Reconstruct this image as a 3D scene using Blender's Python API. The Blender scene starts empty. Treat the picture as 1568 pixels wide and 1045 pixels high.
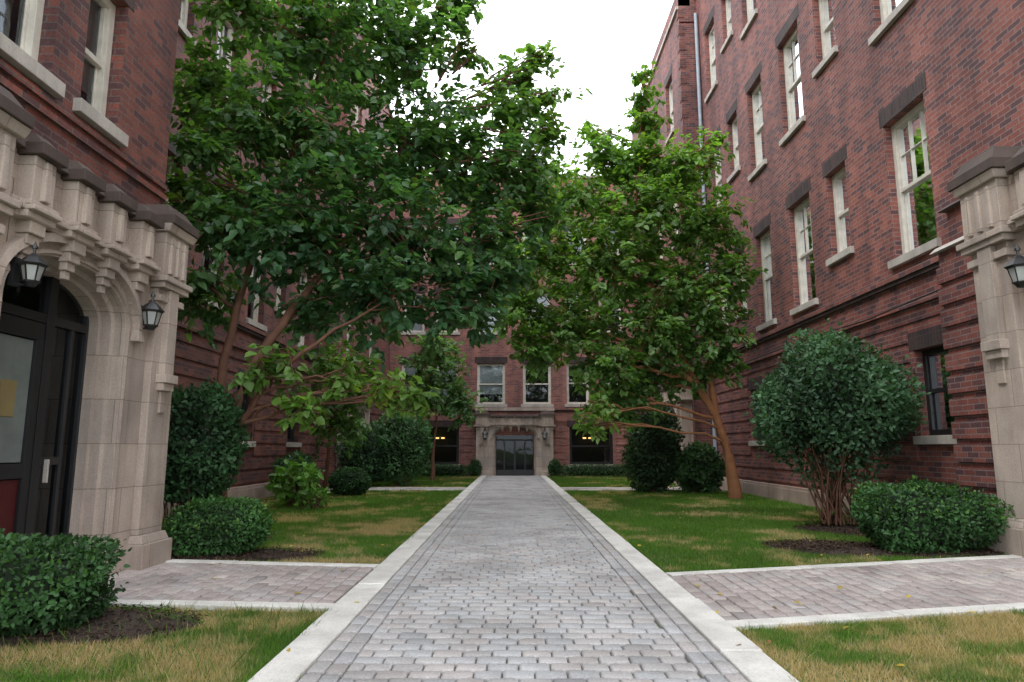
import bpy, math, random
import numpy as np
from mathutils import Vector
random.seed(7); rng=np.random.default_rng(7)
S=bpy.context.scene
C=bpy.data.collections.new("courtyard"); S.collection.children.link(C)

# ------------------------------------------------------------------ materials
def newmat(name):
    m=bpy.data.materials.new(name); m.use_nodes=True
    nt=m.node_tree; b=nt.nodes["Principled BSDF"]
    return m,nt,b
def ramp(nt,fac,stops):
    r=nt.nodes.new("ShaderNodeValToRGB")
    e=r.color_ramp.elements
    while len(e)<len(stops): e.new(0.5)
    for i,(p,c) in enumerate(stops):
        e[i].position=p; e[i].color=(*c,1) if len(c)==3 else c
    nt.links.new(fac,r.inputs[0]); return r.outputs[0]
def mix(nt,fac,a,b,mode='MIX'):
    m=nt.nodes.new("ShaderNodeMix"); m.data_type='RGBA'; m.blend_type=mode
    for i,v in ((0,fac),(6,a),(7,b)):
        if hasattr(v,'is_output'): nt.links.new(v,m.inputs[i])
        elif isinstance(v,(int,float)): m.inputs[i].default_value=v
        else: m.inputs[i].default_value=(*v,1)
    return m.outputs[2]
def noise(nt,scale,detail=4,vec=None,rough=.55):
    n=nt.nodes.new("ShaderNodeTexNoise"); n.inputs['Scale'].default_value=scale
    n.inputs['Detail'].default_value=detail; n.inputs['Roughness'].default_value=rough
    if vec is None:
        g=nt.nodes.new("ShaderNodeNewGeometry"); vec=g.outputs['Position']
    nt.links.new(vec,n.inputs['Vector']); return n.outputs['Fac']
def bump(nt,b,h,strength=.4,dist=.01):
    n=nt.nodes.new("ShaderNodeBump"); n.inputs['Strength'].default_value=strength
    n.inputs['Distance'].default_value=dist
    nt.links.new(h,n.inputs['Height']); nt.links.new(n.outputs[0],b.inputs['Normal'])
def stretch(nt,sc):
    g=nt.nodes.new("ShaderNodeNewGeometry"); m=nt.nodes.new("ShaderNodeMapping")
    m.inputs['Scale'].default_value=sc; nt.links.new(g.outputs['Position'],m.inputs[0]); return m.outputs[0]

def brickmat(name,c1,c2,c3,mortar,soldier=False):
    m,nt,b=newmat(name)
    uv=nt.nodes.new("ShaderNodeUVMap")
    w=.075 if soldier else .215; h=.215 if soldier else .075
    def br(off,a,c,mo):
        mp=nt.nodes.new("ShaderNodeMapping"); mp.inputs['Location'].default_value=(off[0],off[1],0)
        nt.links.new(uv.outputs[0],mp.inputs[0])
        t=nt.nodes.new("ShaderNodeTexBrick"); t.offset=0.5 if not soldier else 0
        t.inputs['Scale'].default_value=1; t.inputs['Brick Width'].default_value=w
        t.inputs['Row Height'].default_value=h
        t.inputs['Mortar Size'].default_value=.007; t.inputs['Mortar Smooth'].default_value=.2
        t.inputs['Color1'].default_value=(*a,1); t.inputs['Color2'].default_value=(*c,1); t.inputs['Mortar'].default_value=(*mo,1)
        nt.links.new(mp.outputs[0],t.inputs[0]); return t
    A=br((0,0),c1,c2,mortar)
    B=br((w*34,h*58),(0,0,0),(1,1,1),(0,0,0))
    f=ramp(nt,B.outputs[0],[(.5,(0,0,0)),(.85,(.9,.9,.9))])
    col=mix(nt,f,A.outputs[0],c3)
    big=ramp(nt,noise(nt,.55,3),[(.3,(.72,.73,.77)),(.7,(1.2,1.16,1.12))])
    col=mix(nt,1.0,col,big,'MULTIPLY')
    st=ramp(nt,noise(nt,1.0,4,stretch(nt,(1.8,1.8,.25))),[(.35,(.68,.69,.73)),(.6,(1.05,1.05,1.05))])
    col=mix(nt,1.0,col,st,'MULTIPLY')
    nz=noise(nt,45,2)
    fine=ramp(nt,nz,[(.3,(.75,.75,.75)),(.7,(1.25,1.25,1.25))])
    col=mix(nt,1.0,col,fine,'MULTIPLY')
    nt.links.new(col,b.inputs['Base Color']); b.inputs['Roughness'].default_value=.8
    bump(nt,b,A.outputs['Fac'],.5,-.008)
    return m
M_brick=brickmat("brick_red",(.19,.055,.043),(.30,.10,.075),(.09,.044,.05),(.23,.175,.16))
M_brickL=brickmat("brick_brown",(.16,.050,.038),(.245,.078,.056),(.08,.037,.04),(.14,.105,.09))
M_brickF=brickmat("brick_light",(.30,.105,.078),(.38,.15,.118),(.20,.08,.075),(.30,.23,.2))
M_dark=brickmat("brick_dark_soldier",(.05,.03,.028),(.075,.04,.036),(.035,.022,.022),(.06,.048,.043),True)

def stonemat(name,base,dark,jw=.62,jh=.42,joint=True,streak=.6):
    m,nt,b=newmat(name)
    n1=noise(nt,1.6,5); c=ramp(nt,n1,[(.3,tuple(x*.78 for x in base)),(.65,tuple(min(1,x*1.12) for x in base))])
    n2=noise(nt,1.4,5,stretch(nt,(2.5,2.5,.35)),.65)
    f=ramp(nt,n2,[(.42,(0,0,0)),(.70,(streak,streak,streak))])
    c=mix(nt,f,c,dark)
    fine=ramp(nt,noise(nt,70,3),[(.3,(.86,.86,.86)),(.7,(1.1,1.1,1.1))])
    c=mix(nt,1.0,c,fine,'MULTIPLY')
    if joint:
        uv=nt.nodes.new("ShaderNodeUVMap"); t=nt.nodes.new("ShaderNodeTexBrick"); nt.links.new(uv.outputs[0],t.inputs[0])
        t.inputs['Scale'].default_value=1; t.inputs['Brick Width'].default_value=jw; t.inputs['Row Height'].default_value=jh
        t.inputs['Mortar Size'].default_value=.005
        t.inputs['Color1'].default_value=(.86,.86,.86,1); t.inputs['Color2'].default_value=(1.08,1.05,1.02,1); t.inputs['Mortar'].default_value=(.6,.58,.55,1)
        c=mix(nt,1.0,c,t.outputs[0],'MULTIPLY')
    nt.links.new(c,b.inputs['Base Color']); b.inputs['Roughness'].default_value=.85
    bump(nt,b,noise(nt,55,3),.3,.006)
    return m
M_stone=stonemat("limestone",(.48,.405,.35),(.22,.17,.145))
M_sill=stonemat("sill_stone",(.50,.46,.41),(.25,.22,.2),joint=False)
M_cap=stonemat("weathered_cap_stone",(.085,.06,.05),(.04,.032,.028),joint=False)
M_base=stonemat("base_course_stone",(.42,.32,.27),(.2,.15,.13),jw=.9,jh=.9)
M_curb=stonemat("concrete_curb",(.70,.68,.63),(.44,.41,.37),joint=False,streak=.6)

def simple(name,col,rough=.6,metal=0,bumpn=None):
    m,nt,b=newmat(name)
    v=ramp(nt,noise(nt,6,3),[(.3,tuple(x*.82 for x in col)),(.7,tuple(min(1,x*1.1) for x in col))])
    nt.links.new(v,b.inputs['Base Color']); b.inputs['Roughness'].default_value=rough; b.inputs['Metallic'].default_value=metal
    if bumpn: bump(nt,b,noise(nt,bumpn,3),.5,.01)
    return m
M_white=simple("painted_window_frame",(.66,.62,.54),.45)
M_cream=simple("window_blind",(.60,.61,.60),.8)
M_black=simple("black_iron",(.018,.018,.02),.35)
M_frost=simple("frosted_lamp_glass",(.40,.41,.40),.3)
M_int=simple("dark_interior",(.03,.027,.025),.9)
M_red=simple("dark_red_panel",(.075,.008,.010),.4)
M_pale=simple("pale_door_pane",(.17,.19,.18),.2)
M_poster=simple("notice_paper",(.22,.17,.07),.7)
M_pipe=simple("downpipe_paint",(.35,.40,.45),.4)
M_bark=simple("bark_red_brown",(.17,.08,.05),.85,0,25)
M_barkR=simple("bark_tan",(.33,.145,.065),.85,0,25)
M_mulch=simple("mulch_soil",(.045,.030,.022),.95,0,40)
M_roof=simple("flat_roof_tar",(.08,.08,.08),.9)
m,nt,b=newmat("joint_sand"); M_sand=m
c=ramp(nt,noise(nt,2.3,4),[(.5,(.13,.12,.108)),(.66,(.08,.115,.04))]); nt.links.new(c,b.inputs['Base Color']); b.inputs['Roughness'].default_value=.95
def glassmat(name,ior,tint):
    m=bpy.data.materials.new(name); m.use_nodes=True; nt=m.node_tree; nt.nodes.clear()
    o=nt.nodes.new("ShaderNodeOutputMaterial"); g=nt.nodes.new("ShaderNodeBsdfGlossy"); g.inputs['Roughness'].default_value=.03
    g.inputs['Color'].default_value=(.9,.95,1,1)
    t=nt.nodes.new("ShaderNodeBsdfTransparent"); t.inputs['Color'].default_value=tint
    f=nt.nodes.new("ShaderNodeFresnel"); f.inputs[0].default_value=ior
    x=nt.nodes.new("ShaderNodeMixShader")
    nt.links.new(f.outputs[0],x.inputs[0]); nt.links.new(t.outputs[0],x.inputs[1]); nt.links.new(g.outputs[0],x.inputs[2]); nt.links.new(x.outputs[0],o.inputs[0])
    b=nt.nodes.new("ShaderNodeBump"); b.inputs['Strength'].default_value=.08; b.inputs['Distance'].default_value=.02
    nt.links.new(noise(nt,2.5,2),b.inputs['Height']); nt.links.new(b.outputs[0],g.inputs['Normal'])
    return m
M_glass=glassmat("window_glass",1.7,(.85,.9,.92,1)); M_glassd=glassmat("door_glass",1.35,(.5,.55,.55,1))
def emis(name,c,s):
    m=bpy.data.materials.new(name); m.use_nodes=True; nt=m.node_tree; b=nt.nodes["Principled BSDF"]
    b.inputs['Base Color'].default_value=(*c,1); b.inputs['Emission Color'].default_value=(*c,1); b.inputs['Emission Strength'].default_value=s
    return m
M_lit=emis("lit_warm_lamp",(1,.62,.2),2)
def attrmat(name,trans=.35,rough=.45,spec=.5):
    m,nt,b=newmat(name)
    a=nt.nodes.new("ShaderNodeAttribute"); a.attribute_name="Col"; c=a.outputs['Color']
    nt.links.new(c,b.inputs['Base Color']); b.inputs['Roughness'].default_value=rough
    b.inputs['Specular IOR Level'].default_value=spec
    if trans>0:
        t=nt.nodes.new("ShaderNodeBsdfTranslucent")
        c2=mix(nt,1.0,c,(1.6,1.8,.6),'MULTIPLY'); nt.links.new(c2,t.inputs[0])
        x=nt.nodes.new("ShaderNodeMixShader"); x.inputs[0].default_value=trans
        nt.links.new(b.outputs[0],x.inputs[1]); nt.links.new(t.outputs[0],x.inputs[2])
        nt.links.new(x.outputs[0],nt.nodes["Material Output"].inputs[0])
    return m
M_leaf=attrmat("leaf",.45,.42)
M_shrub=attrmat("shrub_leaf",.25,.55,.35)
M_grassb=attrmat("grass_blade",.35,.6,.2)
M_paver=attrmat("paver_stone",0,.85,.2)
nt=M_paver.node_tree; pb=nt.nodes["Principled BSDF"]; nz=noise(nt,70,3); bump(nt,pb,nz,.5,.005)
src=pb.inputs['Base Color'].links[0].from_socket
c=mix(nt,1.0,src,ramp(nt,nz,[(.3,(.8,.8,.8)),(.7,(1.2,1.2,1.2))]),'MULTIPLY')
c=mix(nt,1.0,c,ramp(nt,noise(nt,1.2,4),[(.3,(.76,.75,.74)),(.6,(1.08,1.08,1.08))]),'MULTIPLY'); nt.links.new(c,pb.inputs['Base Color'])
M_chip=attrmat("chips",0,.9,.2)
def groundmat():
    m,nt,b=newmat("lawn_ground")
    n1=noise(nt,1.1,5); c=ramp(nt,n1,[(.35,(.06,.11,.022)),(.54,(.085,.15,.035)),(.66,(.24,.19,.10))])
    f=ramp(nt,noise(nt,40,4),[(.3,(.55,.55,.55)),(.7,(1.2,1.2,1.2))])
    c=mix(nt,1.0,c,f,'MULTIPLY'); nt.links.new(c,b.inputs['Base Color']); b.inputs['Roughness'].default_value=.95
    bump(nt,b,noise(nt,50,4),.8,.03); return m
M_lawn=groundmat()

# ------------------------------------------------------------------ mesh helpers
def empty(name,loc=(0,0,0)):
    e=bpy.data.objects.new(name,None); e.location=loc; e.empty_display_size=.3; C.objects.link(e); return e
def finish(me,name,parent=None):
    o=bpy.data.objects.new(name,me); C.objects.link(o)
    if parent: o.parent=parent
    return o
class Fr:
    def __init__(s,P,D,Nn): s.P=Vector(P); s.D=Vector(D); s.N=Vector(Nn)
    def pt(s,a,z,d): return tuple(s.P+s.D*a+s.N*d+Vector((0,0,z)))
class MB:
    def __init__(s): s.v=[]; s.f=[]; s.m=[]; s.mats=[]
    def mi(s,m):
        if m not in s.mats: s.mats.append(m)
        return s.mats.index(m)
    def poly(s,pts,m):
        i=len(s.v); s.v+= [tuple(p) for p in pts]; s.f.append(tuple(range(i,i+len(pts)))); s.m.append(s.mi(m))
    def box(s,fr,a,b,z0,z1,d0,d1,m,ta=0,td=0):
        i=len(s.v)
        s.v+=[fr.pt(a,z0,d0),fr.pt(b,z0,d0),fr.pt(b,z0,d1),fr.pt(a,z0,d1),
              fr.pt(a+ta,z1,d0),fr.pt(b-ta,z1,d0),fr.pt(b-ta,z1,d1-td),fr.pt(a+ta,z1,d1-td)]
        k=s.mi(m)
        for f in ((0,3,2,1),(4,5,6,7),(0,1,5,4),(1,2,6,5),(2,3,7,6),(3,0,4,7)):
            s.f.append(tuple(i+j for j in f)); s.m.append(k)
    def build(s,name,parent=None,bevel=0):
        me=bpy.data.meshes.new(name); me.from_pydata(s.v,[],s.f)
        for m in s.mats: me.materials.append(m)
        me.polygons.foreach_set("material_index",s.m); me.update()
        n=len(me.polygons); nr=np.zeros(n*3); me.polygons.foreach_get("normal",nr); nr=np.abs(nr.reshape(-1,3))
        lt=np.zeros(n,int); me.polygons.foreach_get("loop_total",lt)
        li=np.zeros(len(me.loops),int); me.loops.foreach_get("vertex_index",li)
        co=np.zeros(len(me.vertices)*3); me.vertices.foreach_get("co",co); co=co.reshape(-1,3)[li]
        ln=np.repeat(nr,lt,axis=0)
        uv=np.where((ln[:,2]>.7)[:,None],co[:,:2],np.where((ln[:,0]>ln[:,1])[:,None],co[:,1:],co[:,[0,2]]))
        me.uv_layers.new(name="UVMap").data.foreach_set("uv",(uv+50).ravel())
        o=finish(me,name,parent)
        if bevel:
            b=o.modifiers.new("bevel",'BEVEL'); b.width=bevel; b.segments=2; b.limit_method='ANGLE'
        return o
def npmesh(name,V,nper,faces,mat,col=None,parent=None,smooth=False):
    n,k,_=V.shape; F=len(faces); fl=[len(f) for f in faces]
    tmpl=np.concatenate([np.array(f) for f in faces])
    loops=(tmpl[None,:]+(np.arange(n)*k)[:,None]).ravel()
    tot=np.tile(fl,n); st=np.concatenate([[0],np.cumsum(tot)[:-1]])
    me=bpy.data.meshes.new(name); me.vertices.add(n*k); me.vertices.foreach_set("co",V.astype(np.float32).ravel())
    me.loops.add(len(loops)); me.loops.foreach_set("vertex_index",loops.astype(np.int32))
    me.polygons.add(n*F); me.polygons.foreach_set("loop_start",st.astype(np.int32)); me.polygons.foreach_set("loop_total",tot.astype(np.int32))
    me.update(calc_edges=True)
    if col is not None:
        a=me.color_attributes.new("Col",'FLOAT_COLOR','POINT')
        c=np.ones((n,k,4),np.float32); c[:,:,:3]=col[:,None,:]
        a.data.foreach_set("color",c.ravel())
    me.materials.append(mat); me.validate()
    return finish(me,name,parent)
def nrmz(a): return a/(np.linalg.norm(a,axis=1,keepdims=True)+1e-9)
def leaves(name,P,D,Nn,L,Wd,col,mat,parent=None):
    D=nrmz(D); Sd=nrmz(np.cross(Nn,D)); U=np.cross(D,Sd); L=L[:,None]; Wd=Wd[:,None]
    v0=P; v1=P+D*L*.28+Sd*Wd*.5+U*Wd*.12; v2=P+D*L*.66+Sd*Wd*.36+U*Wd*.06; v3=P+D*L-U*L*.12
    v4=P+D*L*.66-Sd*Wd*.36+U*Wd*.06; v5=P+D*L*.28-Sd*Wd*.5+U*Wd*.12
    return npmesh(name,np.stack([v0,v1,v2,v3,v4,v5],1),6,[(0,1,2,3),(0,3,4,5)],mat,col,parent)
class Tubes:
    def __init__(s): s.v=[]; s.f=[]
    def tube(s,pts,rad,n=7):
        pts=[Vector(p) for p in pts]; b0=len(s.v)
        for i,p in enumerate(pts):
            t=(pts[min(i+1,len(pts)-1)]-pts[max(i-1,0)]).normalized()
            a=t.orthogonal().normalized() if abs(t.z)>.95 else t.cross(Vector((0,0,1))).normalized()
            b=t.cross(a)
            for k in range(n):
                th=2*math.pi*k/n; s.v.append(tuple(p+(a*math.cos(th)+b*math.sin(th))*rad[i]))
        for i in range(len(pts)-1):
            for k in range(n):
                a=b0+i*n+k; b=b0+i*n+(k+1)%n; s.f.append((a,b,b+n,a+n))
    def build(s,name,mat,parent):
        me=bpy.data.meshes.new(name); me.from_pydata(s.v,[],s.f); me.materials.append(mat)
        me.polygons.foreach_set("use_smooth",[True]*len(me.polygons)); me.update()
        return finish(me,name,parent)
def curve(p0,p1,k=5,lift=.25,j=.06):
    p0=Vector(p0);p1=Vector(p1); m=(p0+p1)/2+Vector((0,0,lift*(p1-p0).length*.5)); out=[]
    for i in range(k+1):
        t=i/k; q=(1-t)**2*p0+2*t*(1-t)*m+t*t*p1
        if 0<i<k: q+=Vector([random.uniform(-j,j) for _ in range(3)])
        out.append(q)
    return out

# ------------------------------------------------------------------ building helpers
def cells(s0,s1,z0,z1,ops):
    ss=sorted({s0,s1,*[min(max(o[0],s0),s1) for o in ops],*[min(max(o[1],s0),s1) for o in ops]})
    zs=sorted({z0,z1,*[min(max(o[2],z0),z1) for o in ops],*[min(max(o[3],z0),z1) for o in ops]})
    for i in range(len(ss)-1):
        for j in range(len(zs)-1):
            cs=(ss[i]+ss[i+1])/2; cz=(zs[j]+zs[j+1])/2
            if any(o[0]<cs<o[1] and o[2]<cz<o[3] for o in ops): continue
            yield ss[i],ss[i+1],zs[j],zs[j+1]
def wall(mb,fr,s0,s1,z0,z1,ops,mat,rev=.24):
    for a,b,c,d in cells(s0,s1,z0,z1,ops):
        mb.poly([fr.pt(a,c,0),fr.pt(b,c,0),fr.pt(b,d,0),fr.pt(a,d,0)],mat)
    for o in ops:
        a,b,c,d=o[:4]
        for p,q in (((a,c),(b,c)),((b,c),(b,d)),((b,d),(a,d)),((a,d),(a,c))):
            mb.poly([fr.pt(p[0],p[1],0),fr.pt(q[0],q[1],0),fr.pt(q[0],q[1],-rev),fr.pt(p[0],p[1],-rev)],mat)
def band(mb,fr,s0,s1,z0,z1,d,ops,mat,pad=0.0):
    iv=[(s0,s1)]
    for o in ops:
        if o[2]-pad<z1 and o[3]+pad>z0:
            n=[]
            for a,b in iv:
                if o[1]+pad<=a or o[0]-pad>=b: n.append((a,b)); continue
                if a<o[0]-pad: n.append((a,o[0]-pad))
                if b>o[1]+pad: n.append((o[1]+pad,b))
            iv=n
    for a,b in iv:
        if b-a>.03: mb.box(fr,a,b,z0,z1,-.01,d,mat)
def window(mw,mg,mt,fr,a,b,z0,z1,dark=False,muntin=False,rev=.24,fw=.09):
    W_=M_white if not dark else M_black
    d0,d1=-rev+.004,-rev+.11
    for A,B,Z0,Z1 in ((a+.002,a+fw,z0+.002,z1-.002),(b-fw,b-.002,z0+.002,z1-.002),(a+fw,b-fw,z1-fw,z1-.002),(a+fw,b-fw,z0+.002,z0+fw)):
        mw.box(fr,A,B,Z0,Z1,d0,d1,W_)
    zm=(z0+z1)/2+random.uniform(-.03,.03)
    mw.box(fr,a+fw,b-fw,zm-.03,zm+.03,d0,d1-.02,W_)
    for A,B,Z0,Z1,D in ((a+fw,a+fw+.035,zm,z1-fw,-.03),(b-fw-.035,b-fw,zm,z1-fw,-.03),(a+fw,a+fw+.035,z0+fw,zm,-.06),(b-fw-.035,b-fw,z0+fw,zm,-.06)):
        mw.box(fr,A,B,Z0+.031 if Z0==zm else Z0,Z1-.031 if Z1==zm else Z1,d0+.01,d1+D,W_)
    if muntin:
        for k in (1,2):
            s=a+fw+(b-a-2*fw)*k/3; mw.box(fr,s-.01,s+.01,zm+.03,z1-fw,d0+.02,d1-.045,W_)
        zz=(zm+z1)/2; mw.box(fr,a+fw+.04,b-fw-.04,zz-.01,zz+.01,d0+.022,d1-.047,W_)
    mg.poly([fr.pt(a+fw,z0+fw,d0+.03),fr.pt(b-fw,z0+fw,d0+.03),fr.pt(b-fw,z1-fw,d0+.03),fr.pt(a+fw,z1-fw,d0+.03)],M_glass)
    r=random.random()
    if not dark and r<.9:
        zb=z1-(z1-z0)*random.choice([.45,.5,.75,1.0,.9])
        mg.poly([fr.pt(a,zb,d0-.03),fr.pt(b,zb,d0-.03),fr.pt(b,z1,d0-.03),fr.pt(a,z1,d0-.03)],M_cream)
    mt.box(fr,a-.09,b+.09,z0-.13,z0-.001,-rev+.02,.075,M_sill)
    mt.box(fr,a-.10,b+.10,z1+.001,z1+.29,-.02,.006,M_dark)
def arch(t): return max(0,1-abs(t)**2.3)**(1/2.0)
def portal(P,fr,a,b,dp,H,c,w,zs,zc,pw,rev=.4,back=-.5,far=False,style=0):
    mb=MB(); k=H/3.7
    Hf=H-.5*k
    mb.box(fr,a,c-w,0,Hf,back,dp,M_stone); mb.box(fr,c+w,b,0,Hf,back,dp,M_stone)
    n=28; xs=[-1+2*i/n for i in range(n+1)]; xs=[math.sin(x*math.pi/2) for x in xs]
    zz=[zs+(zc-zs)*arch(x) for x in xs]
    for i in range(n):
        s0,s1=c+w*xs[i],c+w*xs[i+1]
        mb.poly([fr.pt(s0,zz[i],dp),fr.pt(s1,zz[i+1],dp),fr.pt(s1,Hf,dp),fr.pt(s0,Hf,dp)],M_stone)
        mb.poly([fr.pt(s0,zz[i],dp),fr.pt(s1,zz[i+1],dp),fr.pt(s1,zz[i+1],dp-rev),fr.pt(s0,zz[i],dp-rev)],M_stone)
    mb.box(fr,a,b,Hf,H-.2*k,back,dp-.004,M_stone)
    def ring(oi,oo,d0,d1,down=0):
        pi=[(c+(w+oi)*x,zs+(zc-zs+oi)*arch(x)) for x in xs]; po=[(c+(w+oo)*x,zs+(zc-zs+oo)*arch(x)) for x in xs]
        if down:
            pi=[(pi[0][0],down)]+pi+[(pi[-1][0],down)]; po=[(po[0][0],down)]+po+[(po[-1][0],down)]
        for i in range(len(pi)-1):
            A,B,Cc,D=pi[i],pi[i+1],po[i+1],po[i]
            mb.poly([fr.pt(*A,d1),fr.pt(*B,d1),fr.pt(*Cc,d1-.01),fr.pt(*D,d1-.01)],M_stone)
            mb.poly([fr.pt(*A,d1),fr.pt(*B,d1),fr.pt(*B,d0),fr.pt(*A,d0)],M_stone)
            mb.poly([fr.pt(*D,d1-.01),fr.pt(*Cc,d1-.01),fr.pt(*Cc,d0),fr.pt(*D,d0)],M_stone)
    ring(.11*k,.18*k,dp,dp+.08)
    ring(.02*k,.05*k,dp,dp+.03,.4)
    def inner(off,dd,th):
        pi=[(c+(w-off)*x,zs+(zc-zs-off)*arch(x)) for x in xs]; po=[(c+(w+.01)*x,zs+(zc-zs+.01)*arch(x)) for x in xs]
        pi=[(pi[0][0],0.02)]+pi+[(pi[-1][0],0.02)]; po=[(po[0][0],0.02)]+po+[(po[-1][0],0.02)]
        for i in range(len(pi)-1):
            A,B,Cc,D=pi[i],pi[i+1],po[i+1],po[i]
            mb.poly([fr.pt(*A,dp-dd),fr.pt(*B,dp-dd),fr.pt(*Cc,dp-dd+.02),fr.pt(*D,dp-dd+.02)],M_stone)
            mb.poly([fr.pt(*A,dp-dd),fr.pt(*B,dp-dd),fr.pt(*B,dp-dd-th),fr.pt(*A,dp-dd-th)],M_stone)
    inner(.04*k,.12,.1); inner(.075*k,.22,.17)
    for s in (c-w-.145*k,c+w+.145*k): mb.box(fr,s-.06*k,s+.06*k,zs-.12*k,zs+.0,dp,dp+.09,M_stone,.02,.02)
    ov=.06 if style==1 else .10
    for (p,q) in ((a,a+pw),(b-pw,b)):
        m=(p+q)/2
        mb.box(fr,p-ov,q+ov,0,.26*k,back,dp+.17,M_stone)
        mb.box(fr,p-ov*.7,q+ov*.7,.26*k,.34*k,back,dp+.14,M_stone,.03,.03)
        mb.box(fr,p,q,.34*k,H-.86*k,dp-.01,dp+.075,M_stone)
        mb.box(fr,p-.03,q+.03,H-1.0*k,H-.93*k,dp-.01,dp+.12,M_stone)
        mb.box(fr,m-.09*k,m+.09*k,1.95*k,H-.86*k,dp,dp+.14,M_stone)
        mb.box(fr,m-.13*k,m+.13*k,1.86*k,1.95*k,dp,dp+.18,M_stone)
        mb.box(fr,m-.11*k,m+.11*k,1.78*k,1.86*k,dp,dp+.15,M_stone)
        mb.box(fr,m-.05*k,m+.05*k,1.55*k,1.78*k,dp,dp+.10,M_stone)
        mb.box(fr,p-ov*.6,q+ov*.6,H-.86*k,H-.80*k,back,dp+.16,M_stone)
        mb.box(fr,p-ov,q+ov,H-.80*k,H-.74*k,back,dp+.19,M_stone)
        mb.box(fr,p-.02,q+.02,H-.74*k,H-.26*k,back,dp+.13,M_stone)
        for t in (.2,.5,.8):
            s=p+(q-p)*t; mb.box(fr,s-.035,s+.035,H-.70*k,H-.30*k,dp+.12,dp+.165,M_stone,.01,.01)
        mb.box(fr,p-.05,q+.05,H-.26*k,H-.18*k,back,dp+.17,M_stone,-.02,-.03)
        mb.box(fr,p-ov,q+ov,H-.18*k,H-.08*k,back,dp+.22,M_cap)
        mb.box(fr,p-ov+.02,q+ov-.02,H-.08*k,H+.06*k,back,dp+.19,M_cap,.08,.1)
    A,B=a+pw+.10,b-pw-.10
    nb=max(3,int((B-A)/(.46*k))); stp=(B-A)/nb
    for i in range(nb):
        s=A+stp*(i+.5); h=.12*k
        for (z0,z1,dd) in ((-.80,-.74,.10),(-.74,-.70,.15),(-.70,-.66,.12)):
            mb.box(fr,A+stp*i,A+stp*(i+1),H+z0*k,H+z1*k,dp-.01,dp+dd-.03,M_stone)
            mb.box(fr,s-h*1.35,s+h*1.35,H+z0*k-.002,H+z1*k-.002,dp-.01,dp+dd+.04,M_stone)
        for j,(zz0,zz1,hw,dd) in enumerate(((-.90,-.80,.085,.12),(-.98,-.90,.07,.09),(-1.05,-.98,.055,.06),(-1.12,-1.05,.035,.035))):
            mb.box(fr,s-hw*k,s+hw*k,H+zz0*k,H+zz1*k,dp-.01,dp+dd,M_stone)
        mb.box(fr,s-h,s+h,H-.66*k,H-.30*k,dp-.01,dp+.13,M_stone)
        mb.box(fr,s-.04*k,s+.04*k,H-.64*k,H-.32*k,dp+.12,dp+.17,M_stone,.01,.01)
        mb.box(fr,s-h-.03,s+h+.03,H-.30*k,H-.20*k,dp-.03,dp+.20,M_cap)
        mb.box(fr,s-h,s+h,H-.20*k,H-.10*k,dp-.03,dp+.17,M_cap,.05,.1)
    mb.box(fr,A,B,H-.26*k,H-.14*k,back,dp+.07,M_cap,.0,.04)
    mb.build("stone_portal",P,.008)
    md=MB(); D=dp-rev
    def zt(s): return zs+(zc-zs)*arch(max(-1,min(1,(s-c)/w)))
    th=min(2.05*k,zs-.05) if far else 2.28
    md.box(fr,c-w,c-w+.1,.02,zs+.1*k,D-.05,D+.03,M_black); md.box(fr,c+w-.1,c+w,.02,zs+.1*k,D-.05,D+.03,M_black)
    if style==1:
        s1=c+.2
        md.box(fr,s1-.05,s1+.05,.02,zc-.05,D-.05,D+.04,M_black)
        md.box(fr,c-w+.1,c+w-.1,th,th+.08,D-.05,D+.028,M_black)
        md.box(fr,c+w-.3,c+w-.26,.02,th,D-.04,D+.02,M_black)
        L0,L1=c-w+.12,s1-.06
        md.box(fr,L0,L1,.03,.13,D-.04,D+.03,M_black); md.box(fr,L0,L1,.95,1.07,D-.04,D+.032,M_black); md.box(fr,L0,L1,2.12,th-.01,D-.04,D+.03,M_black)
        md.box(fr,L1-.09,L1,.13,2.12,D-.04,D+.034,M_black)
        md.box(fr,s1+.06,c+w-.31,1.05,1.12,D-.04,D+.022,M_black)
        md.box(fr,L0,L1-.09,.14,.94,D-.03,D+.006,M_red); md.box(fr,L0,L1-.09,1.08,2.11,D-.03,D+.006,M_pale)
        md.box(fr,L1-.42,L1-.24,1.45,1.75,D+.0,D+.012,M_poster)
        md.box(fr,s1+.10,s1+.12,.9,1.1,D+.03,D+.07,M_sill)
    else:
        md.box(fr,c-.04,c+.04,.02,th,D-.05,D+.03,M_black)
        md.box(fr,c-w+.08,c+w-.08,th,th+.07,D-.05,D+.028,M_black)
        for q in (-.5,.5):
            s=c+q*w; md.box(fr,s-.03,s+.03,.02,th,D-.04,D+.02,M_black)
        md.box(fr,c-w+.1,c+w-.1,.02,.25,D-.04,D+.024,M_black)
    for i in range(n):
        s0,s1=c+w*xs[i],c+w*xs[i+1]
        md.poly([fr.pt(s0,zz[i]-.07,D+.03),fr.pt(s1,zz[i+1]-.07,D+.03),fr.pt(s1,zz[i+1],D+.03),fr.pt(s0,zz[i],D+.03)],M_black)
        md.poly([fr.pt(s0,0,D-.01),fr.pt(s1,0,D-.01),fr.pt(s1,zz[i+1],D-.01),fr.pt(s0,zz[i],D-.01)],M_glassd)
    md.box(fr,c-w-.1,c+w+.1,.0,.02,D-1.6,D-.02,M_base)
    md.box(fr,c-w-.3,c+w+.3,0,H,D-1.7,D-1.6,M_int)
    md.build("entrance_doors",P,.004)
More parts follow.
